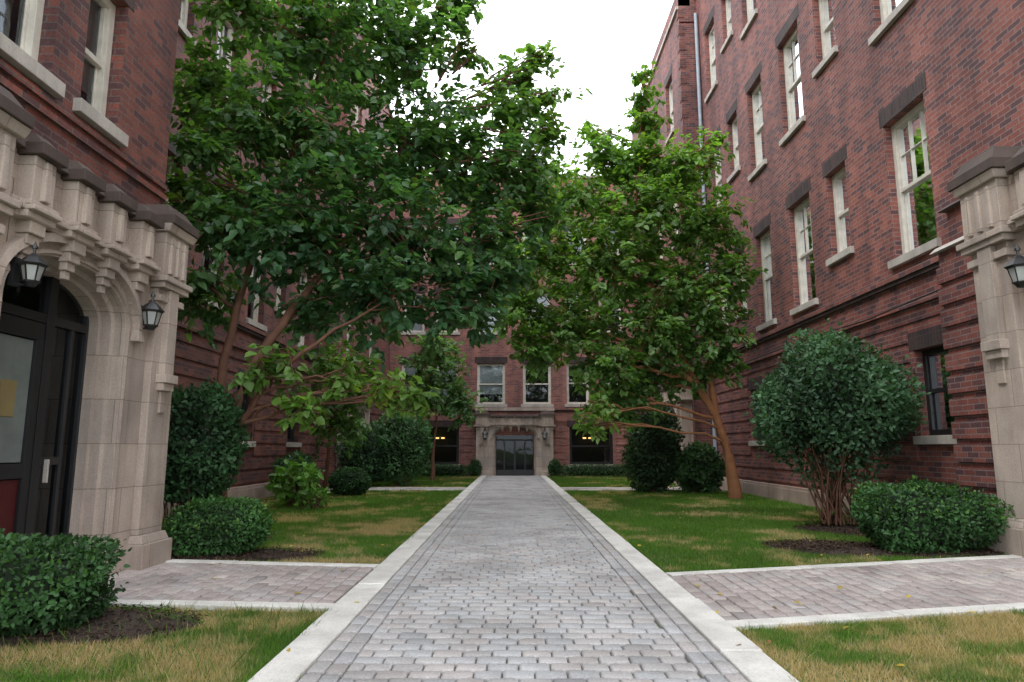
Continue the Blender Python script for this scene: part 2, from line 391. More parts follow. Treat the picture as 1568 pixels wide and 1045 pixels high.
def lantern(fr,s,z,d,k=1.0):
    e=empty("wall_lantern",fr.pt(s,z,d)); lf=Fr((0,0,0),fr.D,fr.N); mb=MB()
    def hexa(z0,r0,z1,r1,m,cd=.13):
        n=6
        a=[lf.pt(r0*math.cos(2*math.pi*i/n),z0,cd+r0*math.sin(2*math.pi*i/n)) for i in range(n)]
        b=[lf.pt(r1*math.cos(2*math.pi*i/n),z1,cd+r1*math.sin(2*math.pi*i/n)) for i in range(n)]
        for i in range(n): mb.poly([a[i],a[(i+1)%n],b[(i+1)%n],b[i]],m)
        mb.poly(a,m); mb.poly(b,m)
    hexa(-.17*k,.035*k,-.13*k,.06*k,M_black); hexa(-.13*k,.07*k,-.115*k,.075*k,M_black)
    hexa(-.115*k,.06*k,.02*k,.092*k,M_frost)
    hexa(.02*k,.105*k,.04*k,.125*k,M_black); hexa(.04*k,.125*k,.10*k,.07*k,M_black); hexa(.10*k,.07*k,.14*k,.025*k,M_black)
    hexa(.14*k,.012*k,.19*k,.012*k,M_black); hexa(.19*k,.024*k,.215*k,.024*k,M_black); hexa(.215*k,.018*k,.26*k,.002*k,M_black)
    for i in range(6):
        th=2*math.pi*i/6; r0,r1=.062*k,.095*k
        x0,y0,x1,y1=r0*math.cos(th),r0*math.sin(th),r1*math.cos(th),r1*math.sin(th); q=.007
        mb.poly([lf.pt(x0-q,-.115*k,.13+y0*1.03),lf.pt(x0+q,-.115*k,.13+y0*1.03),lf.pt(x1+q,.02*k,.13+y1*1.03),lf.pt(x1-q,.02*k,.13+y1*1.03)],M_black)
        mb.poly([lf.pt(x0*1.03,-.115*k,.13+y0-q),lf.pt(x0*1.03,-.115*k,.13+y0+q),lf.pt(x1*1.03,.02*k,.13+y1+q),lf.pt(x1*1.03,.02*k,.13+y1-q)],M_black)
    mb.box(lf,-.035,.035,-.16*k,.10*k,-.02,.02,M_black); mb.box(lf,-.012,.012,.05*k,.075*k,.02,.12,M_black)
    mb.box(lf,-.012,.012,-.16*k,-.14*k,.02,.12,M_black)
    mb.build("lantern_body",e)

def facade(P,fr,s0,s1,H,wins,mat,roofd=12,gz=3.9,rust=True,base=True,skip=()):
    mb=MB(); mw=MB(); mg=MB(); mt=MB()
    wall(mb,fr,s0,s1,0,H,list(wins)+list(skip),mat)
    ops=[(a,b,z0-.0,z1) for a,b,z0,z1,*_ in wins]
    for o in wins:
        window(mw,mg,mt,fr,o[0],o[1],o[2],o[3],dark=(o[4]=='d'),muntin=(o[4]=='m'))
    allo=[(a-.1,b+.1,z0-.14,z1+.3) for a,b,z0,z1 in ops]+[tuple(k[:4]) for k in skip]
    if rust:
        z=.42
        while z<gz-.6:
            band(mb,fr,s0,s1,z,z+.225,.022,allo,mat); z+=.30
    if base:
        band(mt,fr,s0,s1,0,.30,.09,list(skip),M_base); band(mt,fr,s0,s1,.30,.36,.065,list(skip),M_base)
    if gz>0:
        band(mb,fr,s0,s1,gz-.55,gz-.47,.07,allo,mat); band(mb,fr,s0,s1,gz-.12,gz-.05,.06,allo,M_dark); band(mb,fr,s0,s1,gz-.05,gz+.03,.09,allo,mat)
    band(mt,fr,s0,s1,H,H+.12,.08,[],M_sill)
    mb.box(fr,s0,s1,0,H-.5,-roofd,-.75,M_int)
    mb.box(fr,s0,s1,H-.5,H-.45,-roofd,-.02,M_roof)
    mb.build("brick_walls",P); mw.build("window_frames",P,.004); mg.build("window_glass",P); mt.build("stone_trim",P,.006)

# ------------------------------------------------------------------ LEFT BUILDING
YC=7.5
BL=empty("brick_apartment_building")
frL=Fr((-4.0,0,0),(0,1,0),(1,0,0))
wl=[(4.15,5.5,4.36,6.6,'w'),(5.9,6.5,4.36,5.75,'w'),(4.15,5.5,8.3,10.5,'w'),(5.9,6.5,8.3,9.7,'w'),(1.2,2.4,4.36,6.6,'w')]
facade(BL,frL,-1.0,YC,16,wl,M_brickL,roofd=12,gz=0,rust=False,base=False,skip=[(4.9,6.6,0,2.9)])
mb=MB()
frLs=Fr((0,YC,0),(1,0,0),(0,1,0)); wall(mb,frLs,-6,-4,0,16,[],M_brickL)
z=.42
while z<3.2: mb.box(frLs,-6,-4.002,z,z+.225,-.01,.03,M_brickL); z+=.3
for z in (4.0,4.12): mb.box(frL,-1,YC-.01,z,z+.06,-.01,.035,M_brickL)
mb.build("corner_return_wall",BL)
portal(BL,frL,4.25,7.42,.23,3.72,5.74,.82,2.36,2.78,.46,rev=.34,style=1)
lantern(frL,6.76,2.53,.235,.95); lantern(frL,4.98,2.53,.27,.82)
frM=Fr((-6.0,0,0),(0,1,0),(1,0,0))
wm=[]
for z0,hh in ((4.1,2.25),(8.1,2.25),(12.1,2.1)):
    for (a,b,sh) in ((9.0,10.0,0),(11.0,11.8,1),(12.8,13.8,0),(15.2,16.2,0),(17.0,17.7,1),(18.8,19.9,0)):
        wm.append((a,b,z0+.65*sh,z0+hh,'m' if not sh else 'w'))
wm+=[(11.0,11.9,1.35,2.65,'d'),(14.9,15.9,1.35,2.65,'d'),(18.4,19.4,1.35,2.65,'d')]
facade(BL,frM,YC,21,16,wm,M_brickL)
frLb=Fr((-5.4,0,0),(0,1,0),(1,0,0))
wb=[(25.6,26.6,z0,z0+2.1,'w') for z0 in (4.1,8.1,12.1)]+[(22,23,z0,z0+2.1,'w') for z0 in (4.1,8.1,12.1)]
facade(BL,frLb,21,30,15.8,wb,M_brick,skip=[(22.0,23.6,0,2.4)])
mb=MB(); fs=Fr((0,21,0),(1,0,0),(0,-1,0)); wall(mb,fs,-6,-5.4,0,15.8,[],M_brick); mb.build("bay_return_wall",BL)
portal(BL,frLb,21.2,24.4,.25,3.4,22.8,.8,2.1,2.5,.55)
# ------------------------------------------------------------------ RIGHT BUILDING
BR=empty("brick_apartment_building")
frR=Fr((6.2,0,0),(0,1,0),(-1,0,0))
wr=[]
for z0,hh in ((4.2,2.3),(8.15,2.3),(12.15,2.2)):
    for (a,b,sh) in ((2.2,3.4,0),(6.4,7.4,1),(9.6,10.72,0),(12.05,12.85,1),(13.6,14.7,0),(15.8,16.8,0),(17.65,18.45,1),(19.2,20.2,0)):
        wr.append((a,b,z0+.62*sh,z0+hh,'m' if not sh else 'w'))
wr+=[(9.45,10.45,1.38,2.68,'d'),(13.0,14.0,1.38,2.68,'d'),(16.9,17.8,1.38,2.68,'d')]
facade(BR,frR,-1.0,21,16.2,wr,M_brick,skip=[(5.0,7.0,0,3.4)])
portal(BR,frR,3.9,8.1,.5,4.6,6.0,1.0,2.95,3.45,.6)
lantern(frR,7.25,3.12,.52,1.15)
mb=MB()
mb.box(frR,8.1,9.15,0,3.86,-.01,.30,M_brick)
z=.42
while z<3.7: mb.box(frR,8.1,9.18,z,z+.225,-.01,.335,M_brick); z+=.30
mb.box(frR,8.1,9.1,3.95,4.45,-.01,.16,M_brick)
mb.build("brick_pier",BR)
mt=MB(); mt.box(frR,8.06,9.24,3.86,3.95,-.01,.38,M_sill,0,.1); mt.box(frR,8.06,9.18,4.45,4.53,-.01,.25,M_cap,0,.1); mt.box(frR,8.06,9.24,0,.36,-.01,.38,M_base)
mt.build("pier_caps",BR,.008)
frRb=Fr((5.6,0,0),(0,1,0),(-1,0,0))
wb=[(a,a+1,z0,z0+2.1,'w') for z0 in (4.1,8.1,12.1) for a in (22.2,24.6,27.4)]
facade(BR,frRb,21,30,15.8,wb,M_brick,skip=[(22.0,23.6,0,2.4)])
mb=MB(); fs=Fr((0,21,0),(1,0,0),(0,-1,0)); wall(mb,fs,5.6,6.2,0,16.5,[],M_brick)
mb.box(frRb,21,25.4,15.93,16.5,-.4,.0,M_brick)
z=.5
while z<16:
    mb.box(fs,5.58,5.78,z,z+.3,-.2,.02,M_brickL); z+=.6
mb.build("bay_return_wall",BR)
portal(BR,frRb,21.2,24.4,.3,3.4,22.8,.8,2.1,2.5,.55)
lantern(frRb,21.6,2.2,.5,1.2)
T=Tubes(); T.tube([(6.12,20.8,.2),(6.12,20.8,8),(6.12,20.8,15.5)],[.06]*3,8); T.build("downpipe",M_pipe,BR)
T=Tubes(); T.tube([(6.1,9.3,.6),(6.1,9.32,2.2),(6.12,9.3,3.3)],[.018]*3,6)
T.tube([(6.06,9.4,3.42),(6.06,11.5,3.36),(6.06,14,3.42),(6.06,20.8,3.38)],[.012]*4,5); T.build("cable_conduit",M_black,BR)
# ------------------------------------------------------------------ FAR BUILDING
BF=empty("brick_apartment_building")
frF=Fr((0,30,0),(1,0,0),(0,-1,0))
wf=[]
for z0 in (3.1,6.3,9.5):
    for a in (-4.9,-3.4,-1.55,.48,2.4,3.9): wf.append((a,a+1.25 if abs(a)<2 else a+1.0,z0,z0+1.8,'w'))
wf+=[(-4.2,-2.3,.5,2.1,'d'),(2.5,4.4,.5,2.1,'d')]
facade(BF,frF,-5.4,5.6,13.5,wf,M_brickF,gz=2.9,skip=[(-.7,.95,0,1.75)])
portal(BF,frF,-1.55,1.78,.25,2.72,.12,.9,1.7,2.15,.5,far=True)
mt=MB(); mt.box(frF,-1.6,1.85,2.8,2.95,-.01,.1,M_stone)
mt.build("stone_panel",BF,.006)
mt=MB()
for x in (-3.3,-3.05,3.2,3.45): mt.box(frF,x-.07,x+.07,1.60,1.66,-.5,-.4,M_lit)
mt.build("lit_ceiling_lamps",BF)
lantern(frF,-1.15,1.75,.45,1.2); lantern(frF,1.4,1.75,.45,1.2)

# ------------------------------------------------------------------ GROUND
def sheet(name,polys,z,mat):
    mb=MB()
    for p in polys: mb.poly([(x,y,z) for x,y in p],mat)
    return mb.build(name)
sheet("ground",[[(-300,-300),(300,-300),(300,300),(-300,300)]],-.03,M_lawn)
yrn=lambda x:4.77+.22*(x-1.43)
yrf=lambda x:6.76+.26*(x-1.47)
yln=lambda x:5.28+.09*(-x-1.32)
ylf=lambda x:7.2+.13*(-x-1.3)
XL,XR=-1.34,1.45
FC0,FC1=19.6,20.9
sheet("lawn",[[(-3.77,-6),(XL,-6),(XL,yln(XL)),(-3.77,yln(-3.77))],
              [(XR,-6),(6.2,-6),(6.2,yrn(6.2)),(XR,yrn(XR))],
              [(-6,ylf(-6)),(XL,ylf(XL)),(XL,FC0),(-6,FC0)],[(XR,yrf(XR)),(6.2,yrf(6.2)),(6.2,FC0),(XR,FC0)],
              [(-6,FC1),(XL,FC1),(XL,30),(-6,30)],[(XR,FC1),(6.2,FC1),(6.2,30),(XR,30)]],0,M_lawn)
sheet("path_bed",[[(XL,-6),(XR,-6),(XR,30),(XL,30)],[(-3.9,yln(-3.9)),(XL,yln(XL)),(XL,ylf(XL)),(-3.9,ylf(-3.9))],
              [(XR,yrn(XR)),(6.2,yrn(6.2)),(6.2,yrf(6.2)),(XR,yrf(XR))],[(-6,FC0),(XL,FC0),(XL,FC1),(-6,FC1)],[(XR,FC0),(6.2,FC0),(6.2,FC1),(XR,FC1)]],.006,M_sand)
def kerb(mb,p0,p1,w,side,z=.04,seg=1.5):
    p0=Vector((*p0,0));p1=Vector((*p1,0)); L=(p1-p0).length; d=(p1-p0)/L; n=Vector((-d.y,d.x,0))*side
    fr=Fr(p0,d,n); a=0
    while a<L-.02:
        l=min(seg*random.uniform(.85,1.1),L-a); j=random.uniform(-.004,.004)
        mb.box(fr,a+.004,a+l-.004,-.05,z+j,0+random.uniform(-.006,.006),w,M_curb); a+=l
mb=MB()
kerb(mb,(XL,-6),(XL,29.6),.24,-1); kerb(mb,(XR,-6),(XR,29.6),.24,1)
kw=.14
kerb(mb,(XL,yln(XL)),(-3.75,yln(-3.75)),kw,-1,.034); kerb(mb,(XL,ylf(XL)),(-3.6,ylf(-3.6)),kw,1,.034)
kerb(mb,(XR,yrn(XR)),(6.0,yrn(6.0)),kw,1,.034); kerb(mb,(XR,yrf(XR)),(5.9,yrf(5.9)),kw,-1,.034)
for x0,x1,sg in ((XL,-5.3,1),(XR,5.5,-1)):
    kerb(mb,(x0,FC0),(x1,FC0),.12,-sg,.034); kerb(mb,(x0,FC1),(x1,FC1),.12,sg,.034)
mb.build("concrete_kerb",None,.008)
PV=[];PC=[]
def paver(x0,x1,y0,y1,lim=None,tone=0,tilt=.0025):
    g=.0035; x0+=g+random.uniform(0,.002);x1-=g+random.uniform(0,.002);y0+=g+random.uniform(0,.002);y1-=g+random.uniform(0,.002)
    if x1-x0<.03 or y1-y0<.02: return
    h=.028+random.uniform(-tilt,tilt); b=.008; tx=random.uniform(-.003,.003); ty=random.uniform(-.003,.003)
    q=[(x0,y0),(x1,y0),(x1,y1),(x0,y1)]
    if lim:
        q=[(x,min(max(y,lim[0](x)),lim[1](x))) for x,y in q]
        if max(p[1] for p in q)-min(p[1] for p in q)<.03 or abs(q[3][1]-q[0][1])<.02: return
    cx=sum(p[0] for p in q)/4; cy=sum(p[1] for p in q)/4
    oct_=[]
    for i in range(4):
        c_=.006 if random.random()>.13 else random.uniform(.018,.032)
        p=q[i]; a=q[i-1]; c=q[(i+1)%4]
        for o in (a,c):
            l=math.hypot(o[0]-p[0],o[1]-p[1])+1e-6; cc_=min(c_,l*.3); oct_.append((p[0]+(o[0]-p[0])/l*cc_,p[1]+(o[1]-p[1])/l*cc_))
    V=[]
    for (x,y) in oct_: V.append((x,y,0))
    for (x,y) in oct_: V.append((x,y,h-.006))
    for (x,y) in oct_:
        dx,dy=x-cx,y-cy
        V.append((x-math.copysign(min(b,abs(dx)*.5),dx),y-math.copysign(min(b,abs(dy)*.5),dy),h+tx*(dx*10)+ty*(dy*10)))
    PV.append(V)
    r=random.random(); v=random.uniform(.92,1.08)
    base=(.42,.405,.395) if r<.5 else ((.405,.405,.405) if r<.82 else (.425,.395,.38))
    if tone: base=(.40,.345,.325) if r<.6 else ((.39,.355,.34) if r<.85 else (.45,.40,.37))
    if random.random()<.03: v*=.78
    PC.append((base[0]*v,base[1]*v,base[2]*v))
xa,xb=XL+.24,XR-.24; bw=.105
for side in (0,1):
    for k in range(2):
        x0=xa+k*bw if side==0 else xb-(k+1)*bw
        y=2.0+random.random()*.1
        while y<29.7: paver(x0,x0+bw,y,y+.2); y+=.2
y=2.0; r=0; fx0,fx1=xa+2*bw,xb-2*bw
while y<29.7:
    d=.125; x=fx0-(.085 if r%2 else 0)
    while x<fx1:
        w=.172 if random.random()<.85 else .15
        paver(max(x,fx0),min(x+w,fx1),y,y+d); x+=w
    y+=d; r+=1
def cross(x0,x1,ln,lf,tone):
    x=x0; r=0
    while x<x1:
        y=ln(x)-.3+(.1 if r%2 else 0)
        while y<lf(x)+.3:
            paver(x,min(x+.125,x1),y,y+.2,(lambda q:ln(q)+kw+.004,lambda q:lf(q)-kw-.004),tone); y+=.2
        x+=.125; r+=1
cross(-3.75,XL,yln,ylf,1); cross(XR,6.0,yrn,yrf,1)
cross(-5.3,XL,lambda x:FC0,lambda x:FC1,1); cross(XR,5.5,lambda x:FC0,lambda x:FC1,1)
fc=[tuple(range(16,24))]+[(i,(i+1)%8,(i+1)%8+8,i+8) for i in range(8)]+[(i+8,(i+1)%8+8,(i+1)%8+16,i+16) for i in range(8)]
npmesh("brick_paver_walkway",np.array(PV),24,fc,M_paver,np.array(PC))

# ------------------------------------------------------------------ GRASS
G=rng.random((64,64))
def vn(x,y,s):
    x=x*s+100; y=y*s+100; xi=np.floor(x).astype(int); yi=np.floor(y).astype(int); fx=x-xi; fy=y-yi
    fx=fx*fx*(3-2*fx); fy=fy*fy*(3-2*fy)
    g=lambda a,b:G[a%64,b%64]
    return (g(xi,yi)*(1-fx)+g(xi+1,yi)*fx)*(1-fy)+(g(xi,yi+1)*(1-fx)+g(xi+1,yi+1)*fx)*fy
BED=[(-3.3,4.85,1.15,.5),(-3.1,7.9,.95,.42),(4.6,8.25,1.25,.5),(3.75,8.6,.65,.38),(-4.3,9.2,1.1,1.1),(5.1,10.3,.9,.7)]
def inbed(x,y,g=1.0):
    m=np.zeros(len(x),bool)
    for cx,cy,rx,ry in BED:
        w=1+.25*(vn(x,y,3)-.5)
        m|=((x-cx)/rx)**2+((y-cy)/ry)**2<g*w
    return m
def blades(x0,x1,y0,y1,dens,filt,h,w,dry,bedsok=False):
    n=int((x1-x0)*(y1-y0)*dens); x=rng.uniform(x0,x1,n); y=rng.uniform(y0,y1,n)
    k=filt(x,y)&(vn(x,y,2.2)+rng.random(n)*.5>.28)
    if not bedsok: k&=~inbed(x,y)
    x=x[k];y=y[k]; n=len(x)
    th=rng.uniform(0,2*np.pi,n); hh=h*rng.uniform(.5,1.25,n)*(.7+.6*vn(x,y,4)); tall=rng.random(n)<.03; hh=np.where(tall,hh*1.7,hh)
    ln=rng.normal(0,.5,(n,2))*hh[:,None]
    P=np.stack([x,y,np.zeros(n)],1); s=np.stack([np.cos(th),np.sin(th),np.zeros(n)],1)*(w*rng.uniform(.6,1.3,n))[:,None]
    top=P+np.stack([ln[:,0],ln[:,1],hh],1)
    V=np.stack([P-s*.5,P+s*.5,top],1)
    p=vn(x,y,1.1)*.45+vn(x,y,3.7)*.35+vn(x,y,9)*.2
    dn=np.clip((p-(1-dry))*6+rng.normal(0,.25,n),0,1)[:,None]
    gr=np.array([.098,.195,.030])*(1+.4*(vn(x,y,.9)-.5))[:,None]*rng.uniform(.65,1.35,(n,1)); dr=np.array([.50,.38,.21])*rng.uniform(.7,1.2,(n,1))
    return V,gr*(1-dn)+dr*dn
parts=[]
parts.append(blades(-3.77,XL,2.6,5.6,9000,lambda x,y:y<yln(x)-.01,.04,.006,.62))
parts.append(blades(XR,5.7,2.6,5.8,9000,lambda x,y:y<yrn(x)-.01,.04,.006,.65))
parts.append(blades(-6,XL,7.2,12,3800,lambda x,y:(y>ylf(x)+.01)&~((x<-3.9)&(y<7.6)),.045,.008,.52))
parts.append(blades(XR,6.1,6.8,12,3800,lambda x,y:y>yrf(x)+.01,.045,.008,.42))
parts.append(blades(-6,XL,12,FC0,1500,lambda x,y:y>0,.05,.014,.46))
parts.append(blades(XR,6.1,12,FC0,1500,lambda x,y:y>0,.05,.014,.43))
parts.append(blades(-5.3,XL,FC1,29.8,800,lambda x,y:y>0,.055,.022,.45))
parts.append(blades(XR,5.5,FC1,29.8,800,lambda x,y:y>0,.055,.022,.45))
parts.append(blades(XL-.03,XL+.02,2.6,19,2500,lambda x,y:(vn(x,y,1.7)>.45)&((y<5.2)|(y>7.3)),.07,.007,.4,True))
parts.append(blades(XR-.02,XR+.03,2.6,19,2500,lambda x,y:(vn(x,y,1.7)>.45)&((y<4.7)|(y>6.9)),.07,.007,.4,True))
parts.append(blades(xa-.01,xa+2*bw,2.6,14,500,lambda x,y:(vn(x,y,2.7)>.62)&(np.abs(((x-xa)%bw)-0)<.014),.06,.006,.2,True))
parts.append(blades(-3.7,-1.4,3.6,5.4,130,lambda x,y:y<yln(x)-.02,.10,.009,.2,True))
V=np.concatenate([p[0] for p in parts]); Cc=np.concatenate([p[1] for p in parts])
npmesh("grass",V,3,[(0,1,2)],M_grassb,Cc)
for cx,cy,rx,ry in BED:
    mb=MB(); n=40; ring_=[]
    for i in range(n):
        th=2*math.pi*i/n; j=1+.08*math.sin(3*th+cx)+.05*math.sin(7*th)
        ring_.append((cx+rx*j*math.cos(th),cy+ry*j*math.sin(th)))
    def clampb(x,y):
        if x<0:
            if cy<6: y=min(y,yln(x)-.02)
            else: y=max(y,ylf(x)+.02)
            if y<YC : x=max(x,-3.76)
        else:
            y=max(y,yrf(x)+.02); x=min(x,6.15)
        return x,y
    for i in range(n):
        a=clampb(*ring_[i]); b=clampb(*ring_[(i+1)%n])
        ia=(cx+(a[0]-cx)*.85,cy+(a[1]-cy)*.85); ib=(cx+(b[0]-cx)*.85,cy+(b[1]-cy)*.85)
        mb.poly([(*a,.004),(*b,.004),(*ib,.03),(*ia,.03)],M_mulch); mb.poly([(*ia,.03),(*ib,.03),(cx,cy,.045)],M_mulch)
    ob=mb.build("mulch_bed")
    m=2600; th=rng.uniform(0,2*np.pi,m); rr=np.sqrt(rng.random(m))*1.05
    x=cx+rx*rr*np.cos(th); y=cy+ry*rr*np.sin(th)
    k=np.ones(m,bool)
    for i in range(m):
        q=clampb(x[i],y[i]); k[i]=(abs(q[0]-x[i])+abs(q[1]-y[i]))<1e-6
    x=x[k];y=y[k]; m=len(x)
    P=np.stack([x,y,rng.uniform(.02,.055,m)],1); D=rng.normal(0,1,(m,3))*[1,1,.25]; Nn=rng.normal(0,.3,(m,3))+[0,0,1]
    col=np.array([.06,.038,.026])*rng.uniform(.4,1.8,(m,1))
    leaves("mulch_chips",P,D,Nn,rng.uniform(.02,.05,m),rng.uniform(.01,.02,m),col,M_chip,ob)
n=200; x=rng.uniform(-5,5.5,n); y=rng.uniform(3.3,16,n); P=np.stack([x,y,rng.uniform(.03,.06,n)],1)
col=np.where(rng.random((n,1))<.6,[[.45,.34,.05]],[[.25,.13,.05]])*rng.uniform(.7,1.2,(n,1))
keep=((np.abs(x-.05)>1.2)|(rng.random(n)<.25))&~((x<-3.7)&(y<7.6))
leaves("fallen_leaves",P[keep],(rng.normal(0,1,(n,3))*[1,1,.15])[keep],(rng.normal(0,.2,(n,3))+[0,0,1])[keep],rng.uniform(.03,.07,n)[keep],rng.uniform(.02,.045,n)[keep],col[keep],M_chip)

# ------------------------------------------------------------------ TREES
def tree(name,base,stems,lobes,mat,leafL,dens,col,tips=.04):
    E=empty(name,base); B=Vector(base); T=Tubes(); nodes=[]
    for st,r0 in stems:
        n=len(st); rad=[r0*(1-.82*i/(n-1)) for i in range(n)]; rad[0]*=1.35
        pts=[];rr=[]
        for i in range(n-1):
            for k in range(3):
                t=k/3; pts.append(Vector(st[i]).lerp(Vector(st[i+1]),t)+Vector([random.uniform(-.02,.02) for _ in range(3)])); rr.append(rad[i]*(1-t)+rad[i+1]*t)
        pts.append(Vector(st[-1])); rr.append(rad[-1])
        T.tube([p-B for p in pts],rr,9); nodes+=list(zip(pts,rr))
    Ps=[];Ds=[];Ns=[];Cs=[];Ls=[]
    for (x,y,z,r,tint) in lobes:
        c=Vector((x,y,z))
        best=min((nd for nd in nodes if nd[0].z>1.2),key=lambda nd:(nd[0]-c).length+max(0,nd[0].z-c.z+.3)*2.5)
        br=curve(best[0],c,6,.2,.07); r1=min(best[1]*.7,.02+.022*r*2)
        T.tube([p-B for p in br],[r1*(1-.7*i/6) for i in range(7)],6)
        nsub=int(5+r*5); subs=[c]
        for _ in range(nsub):
            d=Vector(np.array([random.gauss(0,1),random.gauss(0,1),random.gauss(0,.8)])).normalized()
            e=c+d*r*random.uniform(.45,.8); st=br[random.choice([3,4,5,6])]
            q=curve(st,e,4,.15,.04); T.tube([p-B for p in q],[.016*(1-.6*i/4)*(1+r*.3) for i in range(5)],4); subs.append(e); subs.append(q[2])
        small=r<.5
        ns=int(dens*r*r*(.55 if small else 1))+5
        for _ in range(ns):
            d=np.array([random.gauss(0,1),random.gauss(0,1),random.gauss(0,.85)]); d/=np.linalg.norm(d)
            rad=r*(random.random()**.42)*random.choice([1,1,1,1.15,1.4] if not small else [1,1.2,1.6,1.9]); e=np.array(c)+d*rad
            h=min(subs,key=lambda s:(s-Vector(e)).length)
            sd=d*.8+(e-np.array(h))*.8+np.array([0,0,random.uniform(-.45,.25)])+rng.normal(0,.3,3); sd/=np.linalg.norm(sd)
            ln=random.uniform(.35,.75)*(.7+.3*r); s0=e-sd*ln
            if random.random()<.3 or small:
                T.tube([Vector(s0)-B,Vector(s0+sd*ln*.5+[0,0,.03])-B,Vector(e)-B],[.008,.006,.003],3)
            m=random.randint(12,20); t=rng.random(m)**.7
            p=s0+sd*ln*t[:,None]; side=np.cross(sd,[0,0,1]); side/=np.linalg.norm(side)+1e-6
            sg=np.where(rng.random(m)<.5,-1,1)[:,None]
            ld=sd*.7+side*sg*rng.uniform(.4,1.2,(m,1))+np.array([0,0,-.35])+rng.normal(0,.3,(m,3))
            nn=np.array([0,0,1.0])+d*.3+rng.normal(0,.42,(m,3))
            Ps.append(p+ld*.03+rng.normal(0,.035,(m,3))); Ds.append(ld); Ns.append(nn)
            v=random.uniform(.7,1.35); tt=min(1,tint+random.choice([0,0,0,.15,.3]))
            base_=np.array(col)*(1-tt)+np.array([.155,.27,.06])*tt
            cc=base_*v*rng.uniform(.75,1.3,(m,1))
            if random.random()<tips: cc=cc*[1.6,1.3,.8]
            Cs.append(cc); Ls.append(leafL*rng.uniform(.6,1.3,m))
    P=np.concatenate(Ps)-np.array(base); L=np.concatenate(Ls)
    leaves("foliage",P,np.concatenate(Ds),np.concatenate(Ns),L,L*rng.uniform(.6,.82,len(L)),np.concatenate(Cs),M_leaf,E)
    T.build("trunk_and_branches",mat,E); return len(P)
tot=0
tot+=tree("shade_tree",(-4.05,9.6,0),[
 ([(-4.05,9.6,-.05),(-3.98,9.5,.9),(-3.78,9.4,1.9),(-3.38,9.4,2.7),(-3.0,9.6,3.35),(-2.5,9.9,4.3),(-2.0,10.2,5.3),(-1.6,10.5,6.4)],.10),
 ([(-4.12,9.65,-.05),(-4.18,9.6,1.2),(-4.08,9.6,2.4),(-3.9,9.7,3.6),(-3.5,9.9,5.1),(-3.2,10,6.6),(-2.8,10.3,8.4)],.085),
 ([(-3.95,9.5,.8),(-3.65,9.2,1.5),(-3.2,9.0,2.1),(-2.6,9.0,2.6),(-2.0,9.3,3.1),(-1.2,9.8,3.7)],.05)],
 [(-3.16,10,7.6,1.1,.2),(-1.79,10.5,7.8,1.05,.2),(-4.02,9.6,6.0,1.0,.3),(-2.87,10,5.75,1.3,.1),(-1.54,10.5,6.1,1.3,.15),(-.1,11,6.9,.75,.4),(.2,11,7.5,.42,.5),(.55,11,7.9,.32,.6),(.75,11,7.2,.3,.6),(.65,11,6.5,.4,.5),(.3,11,6.0,.5,.4),  # right-edge lobes: higher tint paints in sky light coming through the leaves
  (-.25,10.6,5.6,1.0,.2),(-3.9,9.2,4.3,.85,.15),(-3.08,9.5,4.3,1.1,0),(-1.72,10,4.4,1.25,0),(-.6,10.5,4.3,1.0,.05),(-.8,10,3.3,.75,0),(-2.0,9.6,3.4,.9,0),(-2.9,9.8,3.2,.55,.1),(-.2,10.2,3.7,.5,.1),(.35,10.7,5.0,.5,.3),
  (-3.1,9,2.2,.45,.7),(-2.2,9,2.15,.42,.9),(-1.6,9,1.95,.28,1),(-2.7,8.9,1.75,.3,.9),(-1.3,9,1.8,.2,1),(-4.9,10.2,6.9,.8,.4),(-2.6,10.5,9.2,1.0,.1),(-1.0,11,8.9,.5,.3),(-.8,11,8.0,.4,.4),(-4.9,10.5,5.2,.8,.3),(-4.4,10.2,8.4,.8,.4),(-4.6,10.0,3.6,.6,.2),(-4.3,9.0,5.2,.5,.3)],
 M_bark,.14,88,(.062,.142,.068),.02)
tot+=tree("shade_tree",(5.3,16.5,0),[
 ([(5.3,16.5,-.05),(5.15,16.4,1.0),(4.85,16.3,1.95),(4.4,16.2,2.7),(3.9,16.1,3.6),(3.4,16,5),(3.0,16,6.6),(3.2,16,8.6)],.13),
 ([(4.85,16.3,1.9),(4.7,16.2,3.2),(4.5,16.1,4.8),(4.2,16,6.4),(4.0,16,8.0)],.07),
 ([(4.4,16.2,2.7),(3.4,15.9,3.2),(2.2,15.8,3.9),(1.2,15.9,4.8)],.06)],
 [(3.3,16,10.5,.22,.6),(3.25,16,9.9,.35,.6),(3.4,16,9.2,.55,.5),(2.3,16,8.3,.8,.6),(3.2,16,8.2,.8,.6),(4.1,16,8.0,.85,.5),(1.5,16,7.3,1.05,.7),(3.3,16,7.0,1.4,.55),(4.7,16,6.6,1.0,.5),
  (.6,16,5.9,1.05,.7),(2.4,16,5.6,1.55,.55),(4.2,16,4.9,1.25,.35),(.2,16,4.5,.95,.6),(1.5,16,4.0,1.2,.45),(3.3,16,3.8,1.2,.35),(4.7,16,4.0,.95,.3),(.6,15.6,3.4,.7,.4),
  (2.2,15.4,3.0,.9,.35),(3.2,16.4,2.8,.9,.2),(2.6,15.6,2.2,.6,.2),(1.65,14.4,1.6,.3,1),(1.9,14.6,2.0,.35,.8),(4.9,15.5,8.5,.28,.9),(4.7,15.6,8.0,.4,.7),(2.0,16.2,9.0,.3,.6),(5.2,16,5.3,.75,.35),(5.0,16,3.2,.5,.2),(4.3,16.3,2.9,.6,.2)],
 M_barkR,.145,98,(.08,.165,.058),.02)
